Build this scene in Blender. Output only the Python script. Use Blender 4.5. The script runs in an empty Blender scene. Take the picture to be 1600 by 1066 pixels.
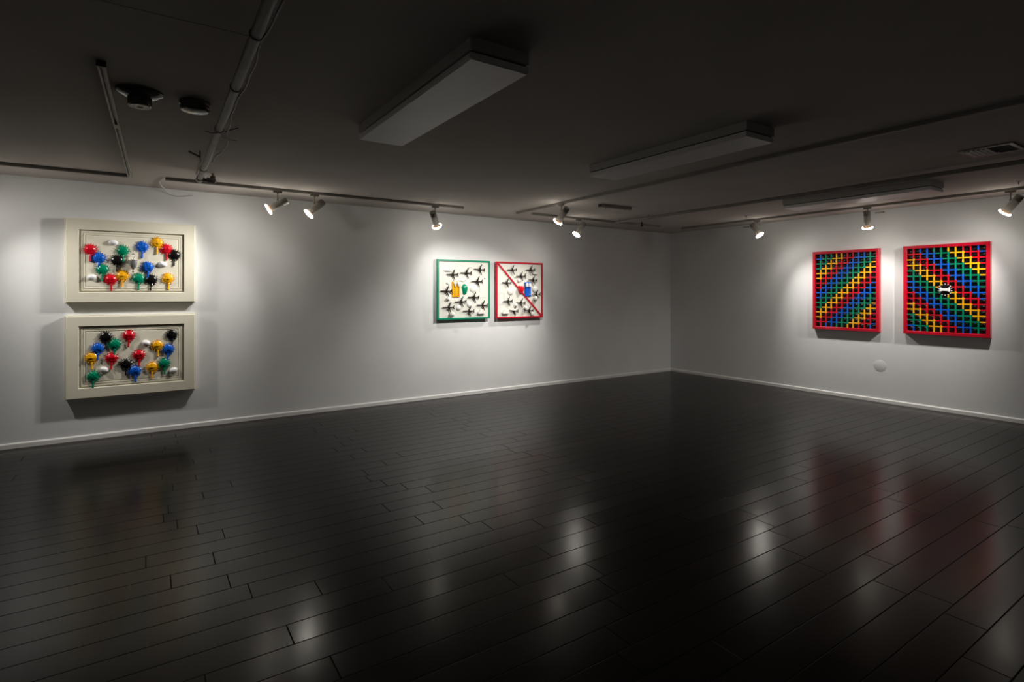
import bpy, bmesh, math, random
from mathutils import Vector, Matrix, Quaternion
random.seed(7)
PI = math.pi
scene = bpy.context.scene
COL = scene.collection

# ------------------------------------------------------------------ room numbers (metres)
XW, YW, H = 8.2475, 6.9637, 2.60        # right wall plane, left wall plane, ceiling height
EYE = 1.4843
X0, Y0 = -4.2, -2.6                      # how far the built floor and ceiling run back

# ------------------------------------------------------------------ materials
def mat(name, col, rough=0.5, metal=0.0, spec=0.5, emit=None, estr=0.0, coat=0.0):
    m = bpy.data.materials.new(name); m.use_nodes = True
    b = m.node_tree.nodes['Principled BSDF']
    b.inputs['Base Color'].default_value = (*col, 1)
    b.inputs['Roughness'].default_value = rough
    b.inputs['Metallic'].default_value = metal
    b.inputs['Specular IOR Level'].default_value = spec
    b.inputs['Coat Weight'].default_value = coat
    b.inputs['Coat Roughness'].default_value = 0.08
    if emit:
        b.inputs['Emission Color'].default_value = (*emit, 1)
        b.inputs['Emission Strength'].default_value = estr
    return m

def noise_mat(name, c1, c2, scale, rough, bump=0.1, spec=0.5, detail=6, dist=0.002):
    m = mat(name, c1, rough, spec=spec); nt = m.node_tree; N = nt.nodes; L = nt.links
    b = N['Principled BSDF']
    tc = N.new('ShaderNodeTexCoord'); nz = N.new('ShaderNodeTexNoise')
    nz.inputs['Scale'].default_value = scale; nz.inputs['Detail'].default_value = detail
    L.new(tc.outputs['Object'], nz.inputs['Vector'])
    mx = N.new('ShaderNodeMix'); mx.data_type = 'RGBA'
    mx.inputs['A'].default_value = (*c1, 1); mx.inputs['B'].default_value = (*c2, 1)
    rm = N.new('ShaderNodeMapRange'); rm.inputs['From Min'].default_value = 0.35; rm.inputs['From Max'].default_value = 0.65
    L.new(nz.outputs['Fac'], rm.inputs['Value']); L.new(rm.outputs['Result'], mx.inputs['Factor'])
    L.new(mx.outputs['Result'], b.inputs['Base Color'])
    n2 = N.new('ShaderNodeTexNoise'); n2.inputs['Scale'].default_value = scale * 22; n2.inputs['Detail'].default_value = 3
    L.new(tc.outputs['Object'], n2.inputs['Vector'])
    bp = N.new('ShaderNodeBump'); bp.inputs['Strength'].default_value = bump; bp.inputs['Distance'].default_value = dist
    L.new(n2.outputs['Fac'], bp.inputs['Height']); L.new(bp.outputs['Normal'], b.inputs['Normal'])
    return m

def floor_mat():
    m = mat('dark_plank_floor', (0.01, 0.008, 0.007), 0.3); nt = m.node_tree; N = nt.nodes; L = nt.links
    b = N['Principled BSDF']
    def math_(op, a, bv=None, c=None):
        n = N.new('ShaderNodeMath'); n.operation = op
        for i, v in enumerate((a, bv, c)):
            if v is None: continue
            if isinstance(v, (int, float)): n.inputs[i].default_value = v
            else: L.new(v, n.inputs[i])
        return n.outputs[0]
    tc = N.new('ShaderNodeTexCoord'); sp = N.new('ShaderNodeSeparateXYZ'); L.new(tc.outputs['Object'], sp.inputs[0])
    PW, PL = 0.159, 1.375
    v = math_('DIVIDE', math_('SUBTRACT', sp.outputs['Y'], 2.907 - 32 * PW), PW)
    row = math_('FLOOR', v); fv = math_('FRACT', v)
    wn = N.new('ShaderNodeTexWhiteNoise'); wn.noise_dimensions = '1D'; L.new(row, wn.inputs['W'])
    off = math_('MULTIPLY', wn.outputs['Value'], 0.6)           # where the butt joints fall, row by row
    for k, j in {7: .158, 6: .26, 5: .39, 4: -.007, 3: .31, 2: .10, 1: .349, 0: .425, -1: .715, -2: 1.015, -3: .516, -4: .185, -5: .62, -6: .56, -8: .315, -9: .23, -10: .63, -11: .36, -12: .44, -13: .32}.items():
        hit = math_('COMPARE', row, float(k + 32), 0.5)
        off = math_('ADD', math_('MULTIPLY', off, math_('SUBTRACT', 1.0, hit)), math_('MULTIPLY', hit, j))
    u = math_('ADD', math_('DIVIDE', math_('SUBTRACT', sp.outputs['X'], off), PL), 20.0)
    brd = math_('FLOOR', u); fu = math_('FRACT', u)
    dv = math_('MULTIPLY', math_('MINIMUM', fv, math_('SUBTRACT', 1.0, fv)), PW)
    du = math_('MULTIPLY', math_('MINIMUM', fu, math_('SUBTRACT', 1.0, fu)), PL)
    d = math_('MINIMUM', dv, du)
    gap = N.new('ShaderNodeMapRange'); gap.inputs['From Min'].default_value = 0.0008; gap.inputs['From Max'].default_value = 0.0035
    L.new(d, gap.inputs['Value'])
    cmb = N.new('ShaderNodeCombineXYZ'); L.new(row, cmb.inputs[0]); L.new(brd, cmb.inputs[1])
    w2 = N.new('ShaderNodeTexWhiteNoise'); w2.noise_dimensions = '2D'; L.new(cmb.outputs[0], w2.inputs['Vector'])
    # grain stretched along the boards
    mp = N.new('ShaderNodeMapping'); mp.inputs['Scale'].default_value = (1.2, 22, 1)
    L.new(tc.outputs['Object'], mp.inputs['Vector'])
    gr = N.new('ShaderNodeTexNoise'); gr.inputs['Scale'].default_value = 2.5; gr.inputs['Detail'].default_value = 8
    gr.noise_dimensions = '4D'; L.new(mp.outputs[0], gr.inputs['Vector'])
    L.new(math_('MULTIPLY', w2.outputs['Value'], 40.0), gr.inputs['W'])
    mix = N.new('ShaderNodeMix'); mix.data_type = 'RGBA'
    mix.inputs['A'].default_value = (0.0030, 0.0022, 0.0017, 1); mix.inputs['B'].default_value = (0.0070, 0.0050, 0.0040, 1)
    L.new(math_('ADD', math_('MULTIPLY', gr.outputs['Fac'], 0.6), math_('MULTIPLY', w2.outputs['Value'], 0.4)), mix.inputs['Factor'])
    m2 = N.new('ShaderNodeMix'); m2.data_type = 'RGBA'; m2.inputs['A'].default_value = (0.001, 0.001, 0.001, 1)
    L.new(gap.outputs['Result'], m2.inputs['Factor']); L.new(mix.outputs['Result'], m2.inputs['B'])
    L.new(m2.outputs['Result'], b.inputs['Base Color'])
    big = N.new('ShaderNodeTexNoise'); big.inputs['Scale'].default_value = 3.0; big.inputs['Detail'].default_value = 5
    L.new(tc.outputs['Object'], big.inputs['Vector'])
    r = math_('ADD', FLOOR_ROUGH - 0.05, math_('ADD', math_('MULTIPLY', big.outputs['Fac'], 0.06), math_('MULTIPLY', w2.outputs['Value'], 0.05)))
    r = math_('ADD', r, math_('MULTIPLY', math_('SUBTRACT', 1.0, gap.outputs['Result']), 0.5))
    L.new(r, b.inputs['Roughness'])
    h = math_('ADD', math_('MULTIPLY', gap.outputs['Result'], 1.0), math_('MULTIPLY', gr.outputs['Fac'], 0.12))
    bp = N.new('ShaderNodeBump'); bp.inputs['Strength'].default_value = 0.25; bp.inputs['Distance'].default_value = 0.0015
    L.new(h, bp.inputs['Height']); L.new(bp.outputs['Normal'], b.inputs['Normal'])
    b.inputs['Specular IOR Level'].default_value = 0.0
    gl = N.new('ShaderNodeBsdfGlossy'); gl.distribution = 'GGX'; gl.inputs['Color'].default_value = (1, 0.99, 0.98, 1)
    L.new(r, gl.inputs['Roughness']); L.new(bp.outputs['Normal'], gl.inputs['Normal'])
    fr = N.new('ShaderNodeFresnel'); fr.inputs['IOR'].default_value = 1.45; L.new(bp.outputs['Normal'], fr.inputs['Normal'])
    fac = math_('MULTIPLY', math_('MULTIPLY', fr.outputs[0], FLOOR_SPEC), gap.outputs['Result'])
    ms = N.new('ShaderNodeMixShader'); L.new(fac, ms.inputs[0]); L.new(b.outputs[0], ms.inputs[1]); L.new(gl.outputs[0], ms.inputs[2])
    L.new(ms.outputs[0], N['Material Output'].inputs['Surface'])
    return m

FLOOR_ROUGH, FLOOR_SPEC = 0.19, 0.64
M = {}
M['wall'] = noise_mat('white_wall_paint', (0.74, 0.745, 0.74), (0.70, 0.705, 0.70), 1.6, 0.75, 0.12, 0.25)
M['plate'] = noise_mat('painted_over_plate', (0.66, 0.665, 0.66), (0.63, 0.635, 0.63), 6, 0.75, 0.08, 0.25)
M['ceiling'] = noise_mat('dark_ceiling_paint', (0.56, 0.52, 0.485), (0.52, 0.482, 0.45), 2.0, 0.9, 0.25, 0.1)
M['floor'] = floor_mat()
M['trim'] = noise_mat('white_gloss_trim', (0.78, 0.77, 0.75), (0.74, 0.73, 0.71), 3, 0.4, 0.04)
M['track'] = noise_mat('painted_track_metal', (0.30, 0.28, 0.25), (0.25, 0.23, 0.21), 5, 0.5, 0.03)
M['black'] = noise_mat('black_plastic', (0.012, 0.012, 0.012), (0.02, 0.02, 0.02), 6, 0.5, 0.03)
M['lampbody'] = noise_mat('lamp_enamel', (0.22, 0.205, 0.18), (0.19, 0.175, 0.155), 8, 0.45, 0.02)
M['pipe'] = noise_mat('painted_pipe', (0.23, 0.21, 0.19), (0.18, 0.165, 0.15), 7, 0.55, 0.08)
M['brass'] = noise_mat('dull_brass', (0.25, 0.15, 0.06), (0.16, 0.10, 0.05), 10, 0.45, 0.05)
M['fix_body'] = noise_mat('fixture_white_enamel', (0.50, 0.49, 0.46), (0.46, 0.45, 0.42), 3, 0.5, 0.03)
M['fix_lens'] = noise_mat('fixture_acrylic', (0.88, 0.86, 0.84), (0.84, 0.82, 0.80), 2, 0.45, 0.05)
M['detector'] = noise_mat('detector_plastic', (0.11, 0.10, 0.09), (0.09, 0.083, 0.073), 4, 0.16, 0.02)
M['detector_lens'] = noise_mat('detector_face', (0.42, 0.44, 0.38), (0.36, 0.38, 0.33), 8, 0.4, 0.02)
M['cable'] = noise_mat('grey_cable', (0.10, 0.09, 0.085), (0.06, 0.055, 0.05), 12, 0.5, 0.05)
M['wire'] = noise_mat('white_wire', (0.6, 0.6, 0.58), (0.5, 0.5, 0.48), 12, 0.5, 0.02)
M['cream'] = noise_mat('cream_lacquer', (0.72, 0.685, 0.56), (0.68, 0.645, 0.525), 2.5, 0.42, 0.03)
M['panelwhite'] = noise_mat('warm_white_panel', (0.70, 0.69, 0.62), (0.67, 0.66, 0.59), 3, 0.5, 0.03)
M['relief'] = noise_mat('relief_white_plastic', (0.73, 0.725, 0.67), (0.70, 0.695, 0.64), 5, 0.35, 0.01)
M['plasticwhite'] = noise_mat('white_plastic', (0.80, 0.80, 0.80), (0.76, 0.76, 0.77), 5, 0.2, 0.01)
def glossy(n, c, r=0.22): 
    return noise_mat(n, c, tuple(x * 0.85 for x in c), 6, r, 0.02)
M['red'] = glossy('red_plastic', (0.60, 0.006, 0.018)); M['blue'] = glossy('blue_plastic', (0.006, 0.105, 0.56))
M['green'] = glossy('green_plastic', (0.0, 0.23, 0.115)); M['yellow'] = glossy('yellow_plastic', (0.88, 0.42, 0.008))
M['blackgloss'] = glossy('black_glossy_plastic', (0.006, 0.005, 0.005)); M['caps'] = glossy('black_satin_plastic', (0.004, 0.004, 0.004), 0.4); M['plane'] = noise_mat('dark_brown_plastic', (0.012, 0.007, 0.004), (0.009, 0.005, 0.003), 6, 0.6, 0.02, 0.15)
M['greenframe'] = glossy('green_lacquer', (0.0, 0.24, 0.125), 0.3); M['redframe'] = glossy('red_lacquer', (0.55, 0.004, 0.022), 0.25)
M['silver'] = mat('polished_silver', (0.75, 0.74, 0.73), 0.18, 0.85)
M['duct_shade'] = noise_mat('duct_shade_black', (0.004, 0.004, 0.004), (0.006, 0.006, 0.006), 4, 0.9, 0.0)
M['bulb'] = mat('lit_bulb_glass', (0.9, 0.88, 0.82), 0.3, emit=(1.0, 0.93, 0.82), estr=48)
M['bulbneck'] = mat('bulb_neck_glass', (0.75, 0.45, 0.25), 0.3, emit=(1.0, 0.45, 0.18), estr=0.08)

# ------------------------------------------------------------------ mesh builder
class MB:
    def __init__(s): s.v, s.f = [], []
    def add(s, verts, faces, mtx=None):
        o = len(s.v)
        for p in verts:
            p = Vector(p); s.v.append(tuple(mtx @ p) if mtx else tuple(p))
        s.f += [tuple(o + i for i in f) for f in faces]; return s
    def box(s, a, b, mtx=None):
        x0, y0, z0 = (min(a[i], b[i]) for i in range(3)); x1, y1, z1 = (max(a[i], b[i]) for i in range(3))
        return s.add([(x0,y0,z0),(x1,y0,z0),(x1,y1,z0),(x0,y1,z0),(x0,y0,z1),(x1,y0,z1),(x1,y1,z1),(x0,y1,z1)],
              [(3,2,1,0),(4,5,6,7),(0,1,5,4),(1,2,6,5),(2,3,7,6),(3,0,4,7)], mtx)
    def lathe(s, prof, n=24, mtx=None, cap=(True, True)):   # prof: (radius, height) round local Z
        vs, fs = [], []
        for r, z in prof:
            for i in range(n):
                a = 2 * PI * i / n; vs.append((r * math.cos(a), r * math.sin(a), z))
        for k in range(len(prof) - 1):
            for i in range(n):
                j = (i + 1) % n; fs.append((k*n+i, k*n+j, (k+1)*n+j, (k+1)*n+i))
        if cap[0]: fs.append(tuple(reversed(range(n))))
        if cap[1]: fs.append(tuple(range((len(prof)-1)*n, len(prof)*n)))
        return s.add(vs, fs, mtx)
    def cyl(s, p0, p1, r0, r1=None, n=16):
        p0, p1 = Vector(p0), Vector(p1); d = p1 - p0
        q = d.to_track_quat('Z', 'Y').to_matrix().to_4x4(); q.translation = p0
        return s.lathe([(r0, 0), (r0 if r1 is None else r1, d.length)], n, q)
    def tube(s, pts, r, n=8):
        pts = [Vector(p) for p in pts]; vs, fs = [], []
        for k, p in enumerate(pts):
            t = (pts[min(k+1, len(pts)-1)] - pts[max(k-1, 0)]).normalized()
            q = t.to_track_quat('Z', 'Y').to_matrix()
            for i in range(n):
                a = 2*PI*i/n; vs.append(p + q @ Vector((r*math.cos(a), r*math.sin(a), 0)))
        for k in range(len(pts)-1):
            for i in range(n):
                j = (i+1) % n; fs.append((k*n+i, k*n+j, (k+1)*n+j, (k+1)*n+i))
        fs += [tuple(reversed(range(n))), tuple(range((len(pts)-1)*n, len(pts)*n))]
        return s.add(vs, fs)
    def ball(s, c, r, n=16, m=10, half=False, sq=(1,1,1)):  # half: dome bulging to -Y
        vs, fs = [], []
        for k in range(m + 1):
            th = (PI/2 if half else PI) * k / m
            for i in range(n):
                a = 2*PI*i/n
                vs.append((c[0] + sq[0]*r*math.sin(th)*math.cos(a), c[1] - sq[1]*r*math.cos(th), c[2] + sq[2]*r*math.sin(th)*math.sin(a)))
        for k in range(m):
            for i in range(n):
                j = (i+1) % n; fs.append((k*n+i, k*n+j, (k+1)*n+j, (k+1)*n+i))
        return s.add(vs, fs)
    def prism(s, outline, y0, y1, mtx=None):                # outline in XZ, extruded along Y
        n = len(outline)
        vs = [(x, y0, z) for x, z in outline] + [(x, y1, z) for x, z in outline]
        fs = [tuple(range(n)), tuple(reversed(range(n, 2*n)))] + [(i, i+n, (i+1)%n+n, (i+1)%n) for i in range(n)]
        return s.add(vs, fs, mtx)
    def rings(s, W, Hh, prof, close):                       # rectangle rings (inset, out-of-wall), base centre origin
        vs, fs = [], []
        for ins, w in prof:
            vs += [(-W/2+ins, -w, ins), (W/2-ins, -w, ins), (W/2-ins, -w, Hh-ins), (-W/2+ins, -w, Hh-ins)]
        for k in range(len(prof)-1):
            for i in range(4):
                j = (i+1) % 4; fs.append((4*k+i, 4*k+j, 4*k+4+j, 4*k+4+i))
        if close: b = 4*(len(prof)-1); fs.append((b, b+1, b+2, b+3))
        return s.add(vs, fs)
    def mesh(s, name, m, smooth=False, bevel=0):
        me = bpy.data.meshes.new(name); me.from_pydata(s.v, [], s.f)
        bm = bmesh.new(); bm.from_mesh(me)
        bmesh.ops.remove_doubles(bm, verts=bm.verts, dist=1e-6)
        bmesh.ops.dissolve_degenerate(bm, dist=1e-7, edges=bm.edges)
        bmesh.ops.recalc_face_normals(bm, faces=bm.faces)
        if bevel:
            ed = [e for e in bm.edges if len(e.link_faces) == 2 and e.calc_face_angle(0) > 0.6]
            bmesh.ops.bevel(bm, geom=ed, offset=bevel, segments=2, affect='EDGES', clamp_overlap=True)
        bm.to_mesh(me); bm.free()
        me.materials.append(m)
        if smooth:
            for p in me.polygons: p.use_smooth = True
            try: me.set_sharp_from_angle(angle=math.radians(38))
            except Exception: pass
        return me
    def build(s, name, m, parent=None, smooth=False, bevel=0, label=None):
        return link(name, s.mesh(name, m, smooth, bevel), parent, label)

def link(name, me, parent=None, label=None):
    o = bpy.data.objects.new(name, me); COL.objects.link(o)
    if parent: o.parent = parent
    if label: o['label'] = label
    return o
def tag(o, label, cat, group=None):
    o['label'] = label; o['category'] = cat
    if group: o['group'] = group
    return o
def thing(name, loc, label, cat, group=None, rz=0):
    o = bpy.data.objects.new(name, None); o.empty_display_size = 0.1; COL.objects.link(o)
    o.location = loc; o.rotation_euler = (0, 0, rz); return tag(o, label, cat, group)
def struct(o, label=None):
    o['kind'] = 'structure'
    if label: o['label'] = label
    return o

# ------------------------------------------------------------------ the room
struct(MB().box((X0, Y0, -0.08), (XW, YW, 0)).build('floor', M['floor']), 'dark brown glossy plank floor')
struct(MB().box((X0, Y0, H), (XW + 0.1, YW + 0.1, H + 0.1)).build('ceiling', M['ceiling']), 'dark flat painted ceiling')
struct(MB().box((X0, YW, -0.08), (XW + 0.1, YW + 0.1, H)).build('wall_left', M['wall']), 'white wall with four artworks')
struct(MB().box((XW, Y0, -0.08), (XW + 0.1, YW, H)).build('wall_right', M['wall']), 'white wall with two red lattice artworks')
def base_profile(a, b, nrm):                                # baseboard with an eased top, from a to b
    d = (Vector(b) - Vector(a)); n = Vector(nrm); mb = MB(); pr = [(0.0, 0.0), (0.016, 0.0), (0.016, 0.038), (0.012, 0.046), (0.004, 0.050), (0.0, 0.050)]
    vs = []
    for p in (Vector(a), Vector(b)):
        for t, z in pr: vs.append(p + n * t + Vector((0, 0, z)))
    k = len(pr); fs = [tuple(range(k)), tuple(reversed(range(k, 2*k)))] + [(i, i+k, (i+1)%k+k, (i+1)%k) for i in range(k)]
    return mb.add(vs, fs)
struct(base_profile((X0, YW, 0.0), (XW, YW, 0.0), (0, -1, 0)).build('baseboard_left', M['trim']), 'white baseboard under the left wall')
struct(base_profile((XW, Y0, 0.0), (XW, YW - 0.016, 0.0), (-1, 0, 0)).build('baseboard_right', M['trim']), 'white baseboard under the right wall')
struct(MB().box((-0.35, 2.612, H - 0.0012), (0.40, 2.622, H)).build('trim_1', M['ceiling']), 'thin ceiling seam')

# round blank plate painted over on the right wall
o = MB().lathe([(0.078, -0.001), (0.078, 0.0008), (0.074, 0.002)], 40, Matrix.Translation((XW, 3.40, 0.49)) @ Matrix.Rotation(-PI/2, 4, 'Y')).build('cover_plate', M['plate'], smooth=True)
tag(o, 'round blank plate painted over low on the right wall below the lattice artworks', 'wall plate')

# ------------------------------------------------------------------ lighting tracks on the ceiling
def track(a, b, label, ends=(True, True), width=0.036, depth=0.028, feed=None):
    a, b = Vector((a[0], a[1], H)), Vector((b[0], b[1], H)); d = (b - a); Ln = d.length; ang = math.atan2(d.y, d.x)
    t = thing('light_track', a, label, 'lighting track', 'ceiling lighting tracks', ang)
    w, g, dp = width/2, 0.007, depth
    out = [(-w, 0), (-w, -dp), (-g, -dp), (-g, -dp+0.016), (g, -dp+0.016), (g, -dp), (w, -dp), (w, 0)]
    vs = [(0, y, z) for y, z in out] + [(Ln, y, z) for y, z in out]; k = len(out)
    fs = [(i, i+k, (i+1)%k+k, (i+1)%k) for i in range(k)]
    # end faces as three boxes' worth of quads
    for o_ in (0, k):
        fs += [(o_+0, o_+1, o_+2, o_+3), (o_+0, o_+3, o_+4, o_+7), (o_+7, o_+4, o_+5, o_+6)]
    MB().add(vs, fs).build('rail', M['track'], t)
    for e, x in zip(ends, (0, Ln)):
        if e:
            s = -1 if x == 0 else 1
            MB().box((x, -w-0.002, 0), (x + s*0.02, w+0.002, -dp-0.002)).build('end_cap', M['black'] if e == 'black' else M['track'], t, bevel=0.002)
    return t
track((-4.0, 6.315), (-0.165, 6.315), 'lighting track along the left wall, above the cream artworks, running out of frame', (False, True))
ta = track((-0.137, 6.295), (-0.185, 3.30), 'short lighting track running away from the left wall beside the smoke detectors, dark end', (False, 'black'))
MB().box((1.83, -0.010, -0.030), (1.93, 0.010, -0.026)).build('copper_contact', M['brass'], ta, label='copper contact strip')
track((0.165, 6.275), (3.40, 6.275), 'long lighting track along the left wall carrying three spotlights, between pipe and planes artworks', (True, True))
track((4.26, 6.25), (4.17, -2.4), 'lighting track crossing the ceiling away from the left wall between the box fixtures', (True, False))
track((4.50, 6.225), (7.08, 6.225), 'lighting track along the left wall nearest the room corner', (True, True))
track((7.66, 6.20), (7.70, -2.4), 'lighting track along the right wall above the lattice artworks', (True, False))
tg = track((4.76, 5.13), (5.27, 5.12), 'very short piece of lighting track alone on the ceiling near the corner', ('black', True), 0.04, 0.034)
for x in (0.09, 0.42):
    MB().cyl((x, 0, -0.034), (x, 0, -0.055), 0.004).build('hook', M['track'], tg)

# ------------------------------------------------------------------ spotlights
ad = MB().box((-0.045, -0.014, -0.022), (0.045, 0.014, 0.0)); ad.cyl((0, 0, -0.02), (0, 0, -0.03), 0.013)
me_adapter = ad.mesh('track_adapter', M['lampbody'], bevel=0.002)
def stem_mesh(h):
    return MB().cyl((0, 0, -0.025), (0, 0, -h), 0.006).cyl((0, 0, -h+0.014), (0, 0, -h-0.012), 0.011).mesh('stem', M['lampbody'], True)
# the can points down local -Z, pivot near its upper third
me_can = MB().lathe([(0.012, 0.075), (0.036, 0.075), (0.039, 0.071), (0.039, 0.02), (0.040, 0.018), (0.039, 0.016), (0.039, -0.112), (0.036, -0.112), (0.036, -0.06)], 32, cap=(True, True)).mesh('housing', M['lampbody'], True)
me_neck = MB().lathe([(0.030, -0.09), (0.034, -0.114), (0.052, -0.132)], 32).mesh('bulb_neck', M['bulbneck'], True)
me_bulb = MB().lathe([(0.0518, -0.132), (0.057, -0.134), (0.060, -0.138), (0.060, -0.144), (0.055, -0.149), (0.030, -0.152), (0.004, -0.153)], 32).mesh('bulb', M['bulb'], True)
SPOT_P, SPOT_ANG = 62, 94
WIDE_P, WIDE_ANG = 7, 160
def lamp(x, y, zdrop, aim, label, power=1.0, ang=SPOT_ANG, yaw=0.0):
    t = thing('track_spotlight', (x, y, H - 0.028), label, 'spotlight', 'track spotlights')
    a = link('track_adapter', me_adapter, t); a.rotation_euler = (0, 0, yaw)
    h = zdrop - 0.028
    link('stem', stem_mesh(h), t)
    q = Vector(aim).normalized().to_track_quat('-Z', 'Y')
    ax = Vector(aim).normalized(); dn = Vector((0, 0, -1)); pp = (dn - ax * dn.dot(ax)).normalized()
    org = Vector((0, 0, -h)) + pp * 0.044 - ax * 0.012          # the knuckle holds the can by its side
    for nm, me in (('housing', me_can), ('bulb_neck', me_neck), ('bulb', me_bulb)):
        c = link(nm, me, t); c.location = org; c.rotation_mode = 'QUATERNION'; c.rotation_quaternion = q
    ld = bpy.data.lights.new('spot_beam', 'SPOT'); ld.energy = SPOT_P * power; ld.color = (1.0, 0.962, 0.912)
    ld.spot_size = math.radians(ang); ld.spot_blend = 1.0; ld.shadow_soft_size = 0.04
    lo = bpy.data.objects.new('spot_beam', ld); COL.objects.link(lo); lo.parent = t
    lo.location = org + ax * 0.185; lo.rotation_mode = 'QUATERNION'; lo.rotation_quaternion = q
    wd = bpy.data.lights.new('spill_beam', 'SPOT'); wd.energy = WIDE_P * power; wd.color = ld.color
    wd.spot_size = math.radians(WIDE_ANG); wd.spot_blend = 1.0; wd.shadow_soft_size = 0.04
    wo = bpy.data.objects.new('spill_beam', wd); COL.objects.link(wo); wo.parent = t
    wo.location = lo.location; wo.rotation_mode = 'QUATERNION'; wo.rotation_quaternion = q
    return t
lamp(1.162, 6.275, 0.127, (-1.0, 0.25, -0.58), 'track spotlight above right of the cream artworks, leftmost one in view, tilted nearly level', 1.2, 80)
lamp(1.545, 6.275, 0.127, (-1.0, 0.10, -0.98), 'second track spotlight from the left, lens facing outward, beside the leftmost one', 1.3, 86)
lamp(3.02, 6.275, 0.15, (0.77, 0.72, -1.1), 'track spotlight near the right end of the long left wall track, pointing down', 0.4)
lamp(4.235, 5.26, 0.118, (-0.30, 1.22, -1.35), 'track spotlight on the crossing track above the red framed planes artwork', 2.4, yaw=PI/2)
lamp(5.34, 6.225, 0.126, (-0.70, 0.20, -1.0), 'bright track spotlight nearest the room corner, hung from the left wall track', 1.15)
lamp(7.675, 4.83, 0.122, (0.15, -1.0, -1.4), 'bright track spotlight on the right wall track, nearest the room corner', 1.6, yaw=PI/2)
lamp(7.68, 3.31, 0.15, (0.45, 0.15, -1.2), 'track spotlight pointing straight down just above the left lattice artwork', 0.56, yaw=PI/2)
lamp(7.69, 1.915, 0.13, (0.22, 1.05, -1.25), 'track spotlight at the right picture edge, tilted towards the lattice artworks', 1.75, yaw=PI/2)
lamp(-1.55, 6.315, 0.127, (1.0, 0.30, -1.0), 'track spotlight out of frame to the left of the cream artworks', 1.0, 84)

# ------------------------------------------------------------------ ceiling box fixtures
def fixture(x0, y0, label):
    W, L = 0.313, 1.52
    t = thing('fluorescent_fixture', (x0 + W/2, y0 + L/2, H), label, 'ceiling light', 'unlit box fixtures on the ceiling')
    MB().box((-W/2, -L/2, 0), (W/2, L/2, -0.058)).build('housing', M['fix_body'], t, bevel=0.003)
    MB().box((-W/2+0.012, -L/2+0.012, -0.058), (W/2-0.012, L/2-0.012, -0.066)).build('shadow_gap', M['black'], t)  # black inset strip, its colour stands in for the shadow gap
    MB().box((-W/2+0.002, -L/2+0.004, -0.066), (W/2-0.002, L/2-0.004, -0.100)).build('diffuser', M['fix_lens'], t, bevel=0.004)
fixture(1.167, 2.075, 'unlit white box light fixture on the ceiling, nearest and largest of the three')
fixture(3.233, 2.105, 'unlit white box light fixture on the ceiling, middle one of the three')
fixture(6.420, 2.190, 'unlit white box light fixture on the ceiling beside the right wall track')

# ------------------------------------------------------------------ pipes
PZ = 2.530
t = thing('sprinkler_pipe', (0.40, 5.83, H), 'painted sprinkler pipe running along the ceiling at left, ending near the left wall', 'pipe')
def L3(x, y, z): return (x - 0.40, y - 5.83, z - H)
MB().cyl(L3(0.322, -2.3, PZ), L3(0.40, 5.80, PZ), 0.023, n=20).build('pipe', M['pipe'], t, True)
mb = MB().cyl(L3(0.40, 5.74, PZ), L3(0.40, 5.84, PZ), 0.030, n=20).cyl(L3(0.40, 5.815, PZ), L3(0.44, 5.815, PZ), 0.026, n=16)
mb.build('tee_fitting', M['pipe'], t, True)
mb = MB().cyl(L3(0.43, 5.815, PZ), L3(0.475, 5.815, PZ), 0.015).cyl(L3(0.462, 5.815, PZ), L3(0.472, 5.815, PZ), 0.027).cyl(L3(0.472, 5.815, PZ), L3(0.528, 5.815, PZ), 0.026)
mb.ball(L3(0.510, 5.815, PZ), 0.030)
mb.cyl(L3(0.510, 5.815, PZ), L3(0.510, 5.815, PZ+0.040), 0.024).build('elbow', M['pipe'], t, True)
mb = MB().cyl(L3(0.510, 5.815, PZ+0.036), L3(0.510, 5.815, PZ+0.044), 0.016).cyl(L3(0.510, 5.815, PZ+0.044), L3(0.510, 5.815, 2.596), 0.006)
for s in (-1, 1): mb.tube([L3(0.510+s*0.010, 5.815, PZ+0.04), L3(0.510+s*0.013, 5.815, PZ+0.052), L3(0.510, 5.815, PZ+0.064)], 0.0025, 6)
mb.lathe([(0.018, 0), (0.018, 0.0015)], 20, Matrix.Translation(L3(0.510, 5.815, 2.594)))
mb.build('sprinkler_head', M['brass'], t, True)
# trapeze hanger arm and rod on the left of the pipe
mb = MB().tube([L3(0.268, 4.95, 2.585), L3(0.345, 4.95, 2.552), L3(0.352, 5.02, 2.536), L3(0.362, 5.60, 2.536)], 0.007, 8)
mb.cyl(L3(0.345, 4.95, 2.552), L3(0.345, 4.95, 2.60), 0.006)
mb.build('hanger_bracket', M['pipe'], t, True)
for k, yy in enumerate((2.42, 3.10, 3.95, 5.30)):
    xx = 0.322 + (yy + 2.3) / 8.1 * 0.078; mb = MB()
    mb.tube([L3(xx+0.0255*math.cos(a), yy, PZ+0.0255*math.sin(a)) for a in [PI*2*i/18 for i in range(19)]], 0.003, 6)
    mb.cyl(L3(xx, yy, PZ+0.025), L3(xx, yy, H), 0.004).build('pipe_clamp', M['pipe'], t)
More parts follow.
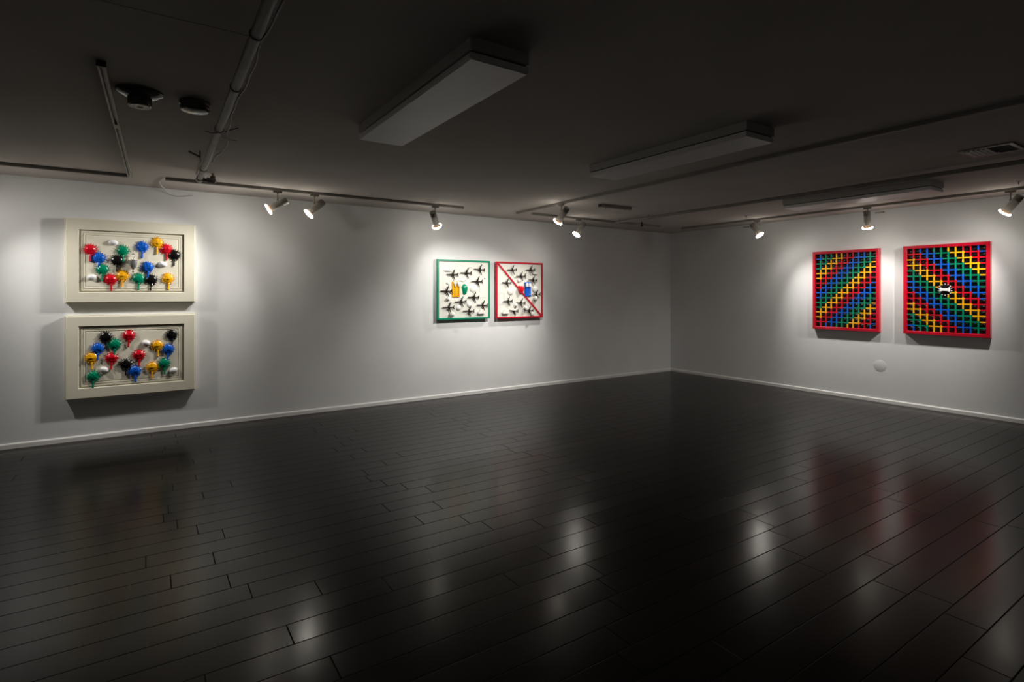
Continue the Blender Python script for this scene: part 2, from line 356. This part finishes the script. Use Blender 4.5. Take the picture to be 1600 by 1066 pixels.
# cable strapped along that pipe
pts = []
for i in range(90):
    y = -2.2 + i * 0.081
    x = 0.322 + (y + 2.3) / 8.1 * 0.078
    sw = 0.006 * math.sin(y * 7) + 0.004 * math.sin(y * 17)
    off = 0.034 + max(0, 0.045 * math.exp(-((y - 4.30) / 0.30) ** 2))
    pts.append((x + off + sw, y, PZ - 0.008 - (0.02 * math.exp(-((y - 4.3) / 0.3) ** 2)) + 0.004 * math.sin(y * 11)))
q0 = Vector((0.40, 5.83, H))
MB().tube([Vector(p) - q0 for p in pts if p[1] < 4.95], 0.0048, 8).build('cable', M['cable'], t, True, label='loose dark cable tied along the pipe')
cb = bpy.data.objects['cable']
for yy, dx, dz in ((3.92, 0.075, 0.02), (3.98, -0.075, -0.004), (4.06, 0.085, -0.012), (4.45, 0.03, 0.0)):
    x = 0.38 + 0.03 - (0.03 if dx < 0 else 0)
    c = Vector((x, yy, PZ - 0.02)) - q0
    MB().tube([c, c + Vector((dx*0.5, 0.01, dz)), c + Vector((dx, -0.02, dz*1.5))], 0.003, 6).build('cable_tie', M['wire'] if yy > 4.0 else M['cable'], cb)

t = thing('sprinkler_pipe', (5.95, 6.05, H), 'thin painted sprinkler pipe along the ceiling toward the right of the room corner', 'pipe')
def L4(x, y, z): return (x - 5.95, y - 6.05, z - H)
MB().cyl(L4(5.93, -2.3, 2.552), L4(5.955, 6.03, 2.552), 0.020, n=18).build('pipe', M['pipe'], t, True)
MB().cyl(L4(5.955, 5.98, 2.552), L4(5.955, 6.07, 2.552), 0.027, n=18).cyl(L4(5.95, 6.04, 2.552), L4(6.0, 6.04, 2.552), 0.022).build('tee_fitting', M['pipe'], t, True)
MB().cyl(L4(5.99, 6.04, 2.552), L4(6.47, 6.04, 2.552), 0.010).build('branch_pipe', M['track'], t, True)
mb = MB().ball(L4(6.48, 6.04, 2.545), 0.022).cyl(L4(6.48, 6.04, 2.545), L4(6.48, 6.04, 2.590), 0.012).cyl(L4(6.48, 6.04, 2.588), L4(6.48, 6.04, 2.590), 0.02)
mb.cyl(L4(6.48, 6.04, 2.545), L4(6.48, 6.04, 2.515), 0.013, 0.008).build('sprinkler_head', M['black'], t, True)
mb = MB().cyl(L4(5.953, 5.42, 2.572), L4(5.953, 5.42, H), 0.005)
mb.tube([L4(5.953 + 0.024*math.cos(a), 5.42, 2.552 + 0.024*math.sin(a)) for a in [PI*2*i/16 for i in range(17)]], 0.004, 6).build('pipe_clamp', M['pipe'], t)

# ------------------------------------------------------------------ detectors, vent and small ceiling things
t = thing('smoke_detector', (-0.035, 3.675, H), 'ceiling detector with flared base plate and drum nose, left one of the pair', 'smoke detector')
MB().lathe([(0.112, 0), (0.112, -0.010), (0.108, -0.014), (0.060, -0.038), (0.056, -0.038)], 40).build('base_plate', M['detector'], t, True)
mb = MB().lathe([(0.054, -0.036), (0.055, -0.040), (0.055, -0.052)], 32)
mb.lathe([(0.057, -0.052), (0.057, -0.078), (0.054, -0.082)], 32)
for i in range(12):
    a = 2*PI*i/12; mb.box((-0.004, 0.053, -0.053), (0.004, 0.0575, -0.037), Matrix.Rotation(a, 4, 'Z'))
mb.build('drum', M['detector'], t, True)
MB().lathe([(0.051, -0.082), (0.048, -0.086), (0.016, -0.086), (0.013, -0.083), (0.004, -0.083)], 32).build('face', M['detector_lens'], t, True)
t = thing('smoke_detector', (0.232, 3.70, H), 'round drum shaped smoke detector, right one of the pair beside the pipe', 'smoke detector')
MB().lathe([(0.082, 0), (0.082, -0.022), (0.079, -0.026)], 40).build('base_plate', M['detector'], t, True)
MB().lathe([(0.078, -0.026), (0.078, -0.040), (0.070, -0.054), (0.040, -0.062), (0.004, -0.064)], 40).build('cover', M['detector'], t, True)

t = thing('air_vent', (5.49, 1.48, H), 'square ceiling air vent with louvres half open to black, upper right', 'vent')
hw = 0.165; mb = MB()
for a, b in (((-hw, -hw), (hw, -hw+0.028)), ((-hw, hw-0.028), (hw, hw)), ((-hw, -hw+0.028), (-hw+0.028, hw-0.028)), ((hw-0.028, -hw+0.028), (hw, hw-0.028))):
    mb.box((a[0], a[1], 0), (b[0], b[1], -0.010))
mb.build('frame', M['track'], t)
MB().box((-hw+0.028, -hw+0.028, -0.0005), (hw-0.028, hw-0.028, -0.002)).build('duct_shade_plate', M['duct_shade'], t)  # flat plate coloured black for the shade inside the duct
for i in range(5):
    y = 0.005 + i * 0.030
    MB().box((-0.13, -0.0085, -0.001), (0.10, 0.0085, 0.001), Matrix.Translation((0, y, -0.013)) @ Matrix.Rotation(-0.35, 4, 'X')).build('louvre', M['fix_lens'], t)
MB().box((0.10, -0.02, -0.003), (0.137, 0.137, -0.011)).build('damper_plate', M['track'], t)

def ceiling_hook(x, y, label):
    t = thing('ceiling_hook', (x, y, H), label, 'hook', 'small ceiling hooks')
    MB().lathe([(0.022, 0), (0.022, -0.004), (0.010, -0.008)], 20).build('rose', M['track'], t, True)
    MB().tube([(0, 0, -0.006), (0, 0, -0.022), (0.006, 0, -0.030), (0.014, 0, -0.026), (0.014, 0, -0.018)], 0.003, 6).build('hook', M['black'], t, True)
ceiling_hook(7.27, 1.75, 'small dark hook in the ceiling at the right picture edge')
ceiling_hook(7.24, 4.73, 'small dark hook in the ceiling near the bright right wall spotlight')
def wall_clip(y, label):
    t = thing('wall_clip', (XW, y, 2.555), label, 'bracket', 'small brackets high on the right wall')
    MB().box((-0.012, -0.055, 0.0), (0, 0.055, 0.018)).build('plate', M['track'], t, bevel=0.002)
    MB().box((-0.030, -0.035, 0.002), (-0.012, 0.040, 0.010)).build('lip', M['wire'], t, bevel=0.001)
wall_clip(5.386, 'tiny bracket high on the right wall, nearer the room corner')
wall_clip(3.40, 'tiny bracket high on the right wall beside the straight down spotlight')

# thin white wire from the long track to the wall edge
w = [(0.130, 6.300, 2.594), (0.12, 6.36, 2.594), (0.10, 6.50, 2.592), (0.12, 6.75, 2.590), (0.16, 6.88, 2.575), (0.20, 6.945, 2.545), (0.26, 6.952, 2.525), (0.33, 6.952, 2.532), (0.42, 6.953, 2.550)]
o = MB().tube(w, 0.005, 8).build('loose_wire', M['wire'], None, True)
tag(o, 'thin white wire curling from the long track down to the top of the left wall', 'wire')

# ------------------------------------------------------------------ cream artworks
rng = random.Random(11)
SPL = {}
def splat_meshes(color):
    # dome with a ring of fine spikes and a hanging drip; Y is out of the wall (negative)
    R = 0.050; dome = MB(); n, m_ = 36, 12; vs, fs = [], []
    for k in range(m_ + 1):
        th = PI/2 * k / m_
        for i in range(n):
            a = 2*PI*i/n; r = R*math.sin(th); y = 0.025*math.cos(th); x, z = r*math.cos(a), r*math.sin(a)
            if color == 'blue':                             # ridged, with a dent low in the middle
                y += 0.006*math.exp(-(x/0.008)**2)*math.sin(th)*(1 if z > -0.02 else 0.2) - 0.007*math.exp(-((x/0.012)**2+((z+0.022)/0.010)**2))
                y += 0.005*math.exp(-((abs(x)-0.028)/0.008)**2)
            elif color == 'yellow':                         # puckered lower middle
                y += -0.008*math.exp(-(((x+0.006)/0.012)**2+((z+0.018)/0.008)**2)) + 0.005*math.exp(-(((x-0.004)/0.012)**2+((z+0.004)/0.009)**2)) + 0.003*math.sin(a*4+1)*math.sin(th)*math.cos(th)
            elif color == 'green':                          # lumpy
                y += 0.0035*math.sin(x*170)*math.sin(z*150+1)*math.sin(th)
            elif color == 'red':
                y += 0.006*math.exp(-(((abs(x)-0.020)/0.012)**2+((z-0.008)/0.012)**2)) - 0.003*math.exp(-((x/0.022)**2+((z+0.018)/0.008)**2))
            vs.append((x, -y, z))
    for k in range(m_):
        for i in range(n):
            j = (i+1) % n; fs.append((k*n+i, k*n+j, (k+1)*n+j, (k+1)*n+i))
    fs.append(tuple(range(m_*n, (m_+1)*n)))
    dome.add(vs, fs)
    mt = M['blackgloss'] if color == 'black' else M[color]
    spikes = MB(); ns = 20
    for i in range(ns):
        a = 2*PI*(i + 0.35*math.sin(i*5.1))/ns + 0.1
        if abs(a - 1.5*PI) < 0.12: continue
        ln = 0.0635 + 0.004*math.sin(i*3.7)
        spikes.cyl((0.046*math.cos(a), -0.006, 0.046*math.sin(a)), (ln*math.cos(a), -0.012, ln*math.sin(a)), 0.0046, 0.0028, 6)
    drip = MB(); wd = 0.0062 if color == 'black' else 0.0085
    drip.tube([(0, -0.008, -0.044), (0.0, -0.009, -0.06), (-0.0005, -0.009, -0.09), (-0.001, -0.009, -0.110)], wd, 12)
    drip.ball((-0.001, -0.009, -0.112), wd*1.15, 14, 8)
    return dome.mesh('splat', mt, True), spikes.mesh('spikes', mt, True), drip.mesh('drip', mt, True)
for c in ('red', 'blue', 'green', 'yellow', 'black'): SPL[c] = splat_meshes(c)
me_wd = MB().ball((0, 0, 0), 0.040, 24, 10, True, (1.0, 0.85, 0.74)).mesh('dome', M['plasticwhite'], True)

def cream_art(z, Hh, splats, whites, label, hinges, cup):
    W = 1.12
    t = thing('wall_art', (-0.1185, YW, z), label, 'artwork', 'cream cabinet door artworks on the left wall')
    fr = MB().rings(W, Hh, [(0.006, 0.0005), (0.006, 0.048), (0.0, 0.050), (0.0, 0.056), (0.003, 0.060), (0.010, 0.060), (0.012, 0.066), (0.016, 0.070), (0.108, 0.070), (0.113, 0.067), (0.115, 0.045)], False)
    fr.build('frame', M['cream'], t)
    pn = MB().rings(W, Hh, [(0.1148, 0.044), (0.126, 0.044), (0.126, 0.052), (0.129, 0.055), (0.141, 0.055), (0.143, 0.050), (0.148, 0.050), (0.150, 0.054), (0.160, 0.054), (0.163, 0.048), (0.168, 0.048), (0.172, 0.052), (0.182, 0.052)], True)
    pn.build('panel', M['cream'], t)
    for u, v in hinges:
        MB().box((u-0.005, -0.045, v-0.014), (u+0.004, -0.058, v+0.014)).build('hinge', M['track'], t, bevel=0.001, label='small metal hinge')
    for i, (u, v, c) in enumerate(splats):
        a, b, d = SPL[c]
        s = link('splat', a, t, c + ' spiky splat'); s.location = (u, -0.0525, v)
        s.rotation_euler = (0, 0.12*math.sin(i*2.3), 0)
        link('spikes', b, s); link('drip', d, s)
        # keep the drip hanging straight
        s.rotation_euler = (0, 0.05*math.sin(i*2.3), 0)
    for i, (u, v, r) in enumerate(whites):
        s = link('dome', me_wd, t, 'white plastic dome'); s.location = (u, -0.052, v); s.rotation_euler = (0, r, 0)
    if cup:
        u, v = cup; mx = Matrix.Translation((u, -0.085, v))
        k = link('cup', MB().lathe([(0.010, -0.078), (0.020, -0.066), (0.033, -0.038), (0.038, -0.010), (0.039, 0.012), (0.043, 0.016), (0.043, 0.022), (0.034, 0.024), (0.010, 0.012)], 32, mx).mesh('cup', M['silver'], True), t, 'polished silver cup')
        mb = MB().lathe([(0.004, -0.080), (0.006, -0.086), (0.011, -0.096), (0.008, -0.106), (0.003, -0.110)], 20, mx)
        mb.build('finial', M['silver'], k, True)
        mb = MB().tube([Vector(p) + Vector((u, -0.085, v)) for p in ((0.0, 0, 0.012), (0.002, 0, 0.045), (0.012, 0, 0.058), (0.014, 0, 0.075), (0.004, 0, 0.086), (-0.010, 0, 0.078))], 0.006, 10)
        mb.cyl((u, -0.085, v+0.03), (u, -0.052, v+0.03), 0.006); mb.build('handle', M['silver'], k, True)
    return t
UP = [(-0.357,0.541,'red'),(-0.287,0.459,'blue'),(-0.09,0.541,'green'),(-0.139,0.44,'black'),(-0.261,0.345,'green'),(-0.191,0.245,'red'),(-0.091,0.285,'yellow'),(0.042,0.259,'green'),(0.122,0.378,'blue'),(0.154,0.246,'black'),(0.304,0.261,'yellow'),(0.075,0.588,'blue'),(0.207,0.637,'yellow'),(0.287,0.574,'red'),(0.362,0.514,'black')]
LO = [(-0.233,0.615,'black'),(-0.039,0.623,'red'),(0.336,0.616,'black'),(-0.157,0.54,'green'),(-0.296,0.504,'blue'),(0.209,0.507,'yellow'),(0.304,0.464,'blue'),(0.046,0.417,'red'),(-0.346,0.414,'yellow'),(-0.184,0.4,'red'),(0.269,0.314,'green'),(-0.065,0.329,'black'),(0.163,0.282,'yellow'),(0.011,0.253,'blue'),(-0.331,0.227,'green')]
cream_art(1.372, 0.850, UP, [(-0.171,0.623,0.1),(-0.346,0.265,-0.2),(0.256,0.412,0.3)],
          'cream panelled door artwork of coloured spiky splats around a silver cup, hung uppermost', [(-0.440,0.51),(-0.440,0.22)], (-0.005, 0.425))
cream_art(0.416, 0.840, LO, [(0.107,0.538,0.25),(-0.246,0.284,0.3),(0.351,0.232,-0.2)],
          'cream panelled door artwork of coloured spiky splats with no cup, hung below the other', [(-0.436,0.35)], None)

# ------------------------------------------------------------------ planes artworks
def plane_mesh():
    mb = MB()
    prof = [(0.001, -0.096), (0.006, -0.088), (0.0075, -0.074), (0.0078, 0.030), (0.0075, 0.060), (0.004, 0.086), (0.001, 0.094)]
    mb.lathe(prof, 12, Matrix.Rotation(PI/2, 4, 'Y'))
    for s in (1, -1):
        mb.prism([(-0.020, s*0.004), (0.018, s*0.004), (0.026, s*0.026), (0.045, s*0.078), (0.037, s*0.078), (0.010, s*0.030)], -0.003, 0.003)
        mb.prism([(0.068, s*0.002), (0.088, s*0.002), (0.097, s*0.028), (0.087, s*0.028)], -0.002, 0.002)
        for d, x in ((0.026, 0.000), (0.048, 0.014)):
            mb.cyl((x-0.016, -0.006, s*d), (x+0.010, -0.006, s*d), 0.0032, 0.0022, 8)
    mb.prism([(0.062, -0.001), (0.092, -0.001), (0.092, 0.001), (0.062, 0.001)], -0.026, 0.0)
    mb.cyl((0, 0, 0), (0, 0.022, 0), 0.004, n=8)
    return mb.mesh('toy_plane', M['plane'], True)
me_plane = plane_mesh()
SH = -0.0455                                               # how far the relief panels stand off the wall
def frame_box(t, W, Hh, bar, dp, m, parent_label=None):
    MB().rings(W, Hh, [(0.004, 0.030), (0.0, 0.031), (0.0, dp-0.002), (0.002, dp), (bar-0.002, dp), (bar, dp-0.002), (bar, 0.052)], False).build('frame', m, t)
    MB().box((-W/2+0.09, -0.0005, 0.09), (W/2-0.09, -0.0455, Hh-0.09)).build('backing_box', M['panelwhite'], t)
def white_bits(t, bits):
    for k, u, v, a, b in bits:
        mb = MB()
        if k == 'dome': mb.ball((u, -0.009, v), a, 28, 10, True, (1, b, 1)); nm = 'dome'
        elif k == 'cup':                                    # half shell open downwards
            mb.lathe([(a, 0), (a*0.96, a*0.35), (a*0.7, a*0.75), (a*0.2, a*0.95), (a*0.01, a*0.97)], 24, Matrix.Translation((u, -0.009-a, v)), cap=(False, True)); nm = 'cup'
        elif k == 'capsule': mb.tube([(u-a, -0.018, v), (u-a*0.9, -0.02, v), (u+a*0.9, -0.02, v), (u+a, -0.018, v)], b, 14); nm = 'capsule'
        elif k == 'rod': mb.tube([(u, -0.02, v-a), (u+0.004, -0.02, v), (u, -0.02, v+a)], b, 12); nm = 'capsule'
        elif k == 'wave': mb.tube([(u + a*(i/12-0.5)*2, -0.016, v + 0.008*math.sin(i*0.75)) for i in range(13)], b, 8); nm = 'wave'
        elif k == 'frame':
            for p in (((u-a, v-b), (u+a, v-b+0.007)), ((u-a, v+b-0.007), (u+a, v+b)), ((u-a, v-b+0.007), (u-a+0.007, v+b-0.007)), ((u+a-0.007, v-b+0.007), (u+a, v+b-0.007))):
                mb.box((p[0][0], -0.007, p[0][1]), (p[1][0], -0.012, p[1][1]))
            nm = 'plaque'
        elif k == 'ball':
            mb.ball((u, -0.009-a, v), a, 20, 12)
            for q in (-0.4, 0.1, 0.55): mb.lathe([(a*math.cos(q)*1.03, -0.002), (a*math.cos(q)*1.03, 0.002)], 24, Matrix.Translation((u, -0.009-a, v+a*math.sin(q))))
            nm = 'ball'
        elif k == 'car':
            mb.prism([(u-a, v), (u+a, v), (u+a*0.95, v+b*0.5), (u+a*0.5, v+b*0.55), (u+a*0.3, v+b), (u-a*0.45, v+b), (u-a*0.65, v+b*0.55), (u-a*0.98, v+b*0.45)], -0.008, -0.052); nm = 'toy_car'
        mb.build(nm, M['relief'], t, True, label='white plastic ' + nm.replace('_', ' ')).location.y = SH
Z2, W2, H2 = 1.098, 0.857, 0.850
t = thing('wall_art', (3.781, YW, Z2), 'green framed white relief of small dark planes around a yellow card and green pebble', 'artwork', 'planes artworks on the left wall')
frame_box(t, W2, H2, 0.025, 0.066, M['greenframe'])
MB().box((-W2/2+0.0245, -0.045, 0.0245), (W2/2-0.0245, -0.0535, H2-0.0245)).build('panel', M['panelwhite'], t)
du, dv = 3.775-3.790, 1.08-Z2
for u, v in ((-0.186,0.656),(0.034,0.681),(0.254,0.737),(0.215,0.561),(-0.282,0.422),(0.156,0.333),(-0.053,0.27),(-0.248,0.192),(0.076,0.135),(0.303,0.216)):
    o = link('toy_plane', me_plane, t); o.location = (u+du, -0.030+SH, v+dv); o.rotation_euler = (0.0, rng.uniform(-0.05, 0.05), 0)
c = MB().box((-0.198, -0.008, 0.321), (-0.076, -0.024, 0.541)).build('yellow_card', M['yellow'], t, bevel=0.004, label='yellow card holding two bulbs'); c.location.y = SH
for u in (-0.160, -0.104):
    mb = MB().lathe([(0.006, -0.030), (0.010, -0.022), (0.012, -0.010), (0.022, 0.008), (0.023, 0.020), (0.016, 0.034), (0.004, 0.040)], 20, Matrix.Translation((u, -0.036, 0.500)))
    mb.build('toy_bulb', M['plasticwhite'], c, True, label='white toy bulb')
    MB().cyl((u, -0.028, 0.365), (u, -0.028, 0.470), 0.003, n=8).cyl((u, -0.032, 0.462), (u, -0.032, 0.474), 0.009).build('toy_stem', M['plane'], c, label='dark stem')
    MB().ball((u, -0.024, 0.347), 0.008, 12, 6, True).build('stud', M['red'], c, True, label='red stud')
mb = MB(); n, k_ = 28, 9; vs, fs = [], []
for k in range(k_+1):
    th = PI/2*k/k_
    for i in range(n):
        a = 2*PI*i/n; rr = 1 + 0.07*math.sin(3*a+0.6) + 0.04*math.sin(5*a)
        vs.append((0.006 + 0.046*rr*math.sin(th)*math.cos(a), -0.008 - (0.034+0.0015*math.sin(9*a)*math.sin(2*th))*math.cos(th), 0.431 + 0.079*rr*math.sin(th)*math.sin(a)))
for k in range(k_):
    for i in range(n): j = (i+1) % n; fs.append((k*n+i, k*n+j, (k+1)*n+j, (k+1)*n+i))
mb.add(vs, fs).build('pebble', M['green'], t, True, label='green pebble').location.y = SH
white_bits(t, [('wave',-0.03,0.552,0.06,0.006),('dome',0.150,0.445,0.062,0.35),('dome',-0.270,0.520,0.022,0.8),('cup',-0.263,0.290,0.034,1),('dome',-0.095,0.168,0.042,0.8),('dome',0.085,0.205,0.040,0.6),('ball',-0.210,0.078,0.036,1),('car',0.272,0.075,0.060,0.060),('capsule',-0.275,0.694,0.045,0.012),('frame',0.312,0.390,0.055,0.07),('capsule',0.10,0.748,0.04,0.003),('dome',0.345,0.60,0.02,0.7)])

t = thing('wall_art', (4.749, YW, 1.092), 'red framed white relief of small dark planes crossed by a red diagonal bar', 'artwork', 'planes artworks on the left wall')
W3, H3 = 0.863, 0.854
frame_box(t, W3, H3, 0.025, 0.066, M['redframe'])
MB().box((-W3/2+0.0245, -0.045, 0.0245), (W3/2-0.0245, -0.0535, H3-0.0245)).build('panel', M['panelwhite'], t)
dx_, dz_ = W3-0.04, -(H3-0.04); ln = math.hypot(dx_, dz_); ang = math.atan2(-dz_, dx_)
MB().box((-ln/2, -0.052, -0.012), (ln/2, -0.0655, 0.012), Matrix.Translation((0, 0, H3/2)) @ Matrix.Rotation(ang, 4, 'Y')).build('diagonal_bar', M['redframe'], t, label='red diagonal bar')
du, dv = 4.74-4.7615, 1.08-1.092
for i, (u, v) in enumerate(((-0.135,0.746),(0.208,0.753),(0.023,0.65),(0.252,0.596),(-0.234,0.548),(-0.213,0.271),(0.023,0.244),(-0.106,0.126),(0.178,0.125),(0.315,0.377))):
    o = link('toy_plane', me_plane, t); o.location = (u+du, -0.030+SH, v+dv); o.rotation_euler = (0, rng.uniform(-0.05, 0.05), 0); o.scale = (0.92, 1, 0.92)
heart = [(0,-0.070),(0.030,-0.040),(0.047,-0.005),(0.050,0.030),(0.036,0.056),(0.014,0.058),(0,0.046),(-0.016,0.062),(-0.038,0.058),(-0.050,0.030),(-0.046,-0.006),(-0.030,-0.042)]
mb = MB(); vs = []; n = len(heart)
for s, y in ((1.0, -0.010), (0.98, -0.040), (0.82, -0.058), (0.35, -0.068)):
    vs += [(0.006+x*s, y, 0.433+z*s) for x, z in heart]
fs = [(k*n+i, k*n+(i+1)%n, (k+1)*n+(i+1)%n, (k+1)*n+i) for k in range(3) for i in range(n)] + [tuple(range(3*n, 4*n))]
mb.add(vs, fs).build('heart', M['red'], t, True, label='red heart').location.y = SH
c = MB().box((0.085, -0.008, 0.331), (0.200, -0.026, 0.548)).build('blue_card', M['blue'], t, bevel=0.004, label='blue card holding two white bulbs'); c.location.y = SH
for u in (0.115, 0.168):
    MB().lathe([(0.010, -0.034), (0.020, -0.026), (0.022, 0.012), (0.016, 0.028), (0.004, 0.033)], 20, Matrix.Translation((u, -0.034, 0.505))).build('toy_bulb', M['plasticwhite'], c, True, label='white toy bulb')
MB().ball((0.165, -0.026, 0.362), 0.007, 12, 6, True).build('stud', M['plasticwhite'], c, True, label='white stud')
white_bits(t, [('dome',-0.170,0.409,0.060,0.35),('capsule',0.284,0.683,0.042,0.013),('rod',0.112,0.655,0.038,0.012),('dome',-0.02,0.573,0.034,0.7),('dome',0.284,0.440,0.052,0.5),('ball',0.275,0.300,0.034,1),('dome',-0.078,0.200,0.036,0.7),('car',-0.275,0.072,0.060,0.058),('ball',0.216,0.062,0.030,1),('cup',0.090,0.150,0.032,1),('frame',-0.33,0.30,0.05,0.09),('cup',-0.12,0.118,0.026,1)])

# ------------------------------------------------------------------ lattice artworks on the right wall
def lattice_art(yc, z, label, mirror, extras):
    W, Hh, bar, dp = 0.886, 1.134, 0.040, 0.055
    t = thing('wall_art', (XW, yc, z), label, 'artwork', 'red lattice artworks on the right wall', -PI/2)
    MB().rings(W, Hh, [(0.0, 0.0005), (0.0, dp-0.004), (0.004, dp), (bar-0.004, dp), (bar, dp-0.004), (bar, 0.006)], False).build('frame', M['redframe'], t)
    iw, ih = W-2*bar, Hh-2*bar; nx, nz = 10, 14; sx, sz = iw/(nx+1), ih/(nz+1)
    mb = MB().box((-iw/2-0.0005, -0.001, bar-0.0005), (iw/2+0.0005, -0.006, Hh-bar+0.0005))
    for i in range(nx+1):
        for j in range(nz+1): mb.ball((-iw/2+(i+0.5)*sx, -0.006, bar+(j+0.5)*sz), 0.022, 12, 5, True, (1, 0.45, 1))
    mb.build('backing_panel', M['caps'], t, True)
    X = lambda i: -iw/2 + (i+1)*sx
    Zt = lambda j: Hh - bar - (j+1)*sz
    bands = {}
    def put(s, a, b): bands.setdefault(s, MB()).box((a[0], a[1], a[2]), (b[0], b[1], b[2]))
    hw, nub = 0.0075, 0.016
    def clear(x, zz): return any(math.hypot(x-ex, zz-ez) < er for ex, ez, er in extras.get('clear', ()))
    for j in range(nz):                                     # horizontal sticks, one piece per gap
        for i in range(nx+1):
            s = (i + j) if not mirror else (i - j)
            x0 = X(i-1) if i else -iw/2; x1 = X(i) if i < nx else iw/2
            s_ = s
            key = ((s_ + 1)//2) if not mirror else (s_//2)
            a0 = x0 + (nub if i else 0); a1 = x1 + (nub if i < nx else 0)
            if clear((x0+x1)/2, Zt(j)): continue
            put(key, (a0, -0.031, Zt(j)-hw), (a1, -0.041, Zt(j)+hw))
    for i in range(nx):                                     # vertical sticks
        for j in range(nz+1):
            zt = Zt(j-1) if j else Hh-bar; zb = Zt(j) if j < nz else bar
            if not mirror: key = ((i + j + 1)//2); z1, z0 = zt - (nub if j else 0), zb - (nub if j < nz else 0)
            else: key = ((i - (j-1))//2); z1, z0 = zt + (nub if j else 0), zb + (nub if j < nz else 0)
            if clear(X(i), (zt+zb)/2): continue
            put(key, (X(i)-hw, -0.035, z0), (X(i)+hw, -0.045, z1))
    cols = ['blue', 'green', 'yellow', 'red'] if not mirror else ['red', 'blue', 'green', 'yellow']
    for s, b in bands.items():
        c = cols[s % 4]; b.build('lattice_band', M[c], t, label=c + ' lattice band')
    for cx_, cz_ in extras.get('caps', ()):                 # glare on the caps of some cells, modelled as white beads
        i = round((cx_ + iw/2)/sx - 0.5); j = round((Hh - bar - cz_)/sz - 0.5)
        ux, uz = -iw/2+(i+0.5)*sx, Hh-bar-(j+0.5)*sz; mb = MB()
        for q in range(7):
            a = q*0.9+i; 
            if (q + i + j) % 3: mb.ball((ux+0.017*math.cos(a), -0.018, uz+0.017*math.sin(a)), 0.0036, 8, 4, True, (1.2, 0.6, 0.8))
        mb.build('cap_glints', M['plasticwhite'], t, True, label='glints modelled as white beads on a black cap')
    return t
lattice_art(3.831, 0.947, 'red framed lattice artwork whose coloured bands rise to the right, no bone', False,
            {'caps': ((-0.144,0.996),(-0.069,0.992),(-0.144,0.924),(-0.069,0.921))})
BY, BZ = 2.658, 1.518
yc4, z4 = 2.6645, 0.949
bu, bv = -(BY - yc4), BZ - z4
t = lattice_art(yc4, z4, 'red framed lattice artwork whose bands fall to the right around a white bone', True,
            {'clear': ((bu, bv, 0.074),), 'caps': ((-0.36,0.92),(-0.29,0.92),(-0.22,0.92),(-0.36,0.85),(-0.29,0.85),(-0.22,0.85),(-0.29,0.78))})
d = MB().lathe([(0.070, 0), (0.070, 0.004), (0.066, 0.008), (0.03, 0.012), (0.003, 0.013)], 40, Matrix.Translation((bu, -0.039, bv)) @ Matrix.Rotation(PI/2, 4, 'X')).build('disc', M['blackgloss'], t, True, label='black disc behind the bone')
for i in range(14):
    a = 2*PI*(i+0.5)/14
    if abs(math.sin(a)) < 0.2: continue
    MB().box((0.062, -0.004, -0.0038), (0.074, 0.0, 0.0038), Matrix.Translation((bu, -0.047, bv)) @ Matrix.Rotation(-a, 4, 'Y')).build('tick', M['plasticwhite'], d, label='white tick')
mb = MB(); bone = []
for i in range(25):
    x = -0.052 + 0.104*i/24; ax = abs(x)/0.052; bone.append((x, 0.016 + 0.014*ax**3 - (0.010 if ax > 0.97 else 0)))
out = bone + [(x, -z_) for x, z_ in reversed(bone)]
vs = []; n = len(out)
for s, y in ((1.0, -0.049), (1.0, -0.065), (0.85, -0.075)): vs += [(bu + x*(s if s == 1 else 0.95), y, bv + zz*s) for x, zz in out]
fs = [(k*n+i, k*n+(i+1)%n, (k+1)*n+(i+1)%n, (k+1)*n+i) for k in range(2) for i in range(n)]
m0 = len(bone)
fs += [(2*n+i, 2*n+i+1, 2*n+n-2-i, 2*n+n-1-i) for i in range(m0-1)] + [(n-1-i, n-2-i, i+1, i) for i in range(m0-1)]
mb.add(vs, fs).build('bone', M['plasticwhite'], t, True, label='white bone')

# ------------------------------------------------------------------ world, camera, view
w = bpy.data.worlds.new('World'); scene.world = w; w.use_nodes = True
bg = w.node_tree.nodes['Background']; bg.inputs[0].default_value = (1, 0.95, 0.9, 1); bg.inputs[1].default_value = 0.022
cam = bpy.data.cameras.new('Camera'); co = bpy.data.objects.new('Camera', cam); COL.objects.link(co)
cam.sensor_width = 36; cam.lens = 855/1600*36; cam.shift_y = -(533-457)/1600
co.location = (0, 0, EYE); co.rotation_euler = (PI/2, 0, math.radians(56.320) - PI/2); cam.clip_start = 0.05
scene.camera = co
vs_ = scene.view_settings; vs_.view_transform = 'Standard'; vs_.look = 'None'; vs_.gamma = 1; vs_.exposure = 0.02; vs_.use_curve_mapping = False
scene.cycles.max_bounces = 8; scene.cycles.diffuse_bounces = 4; scene.cycles.sample_clamp_indirect = 4
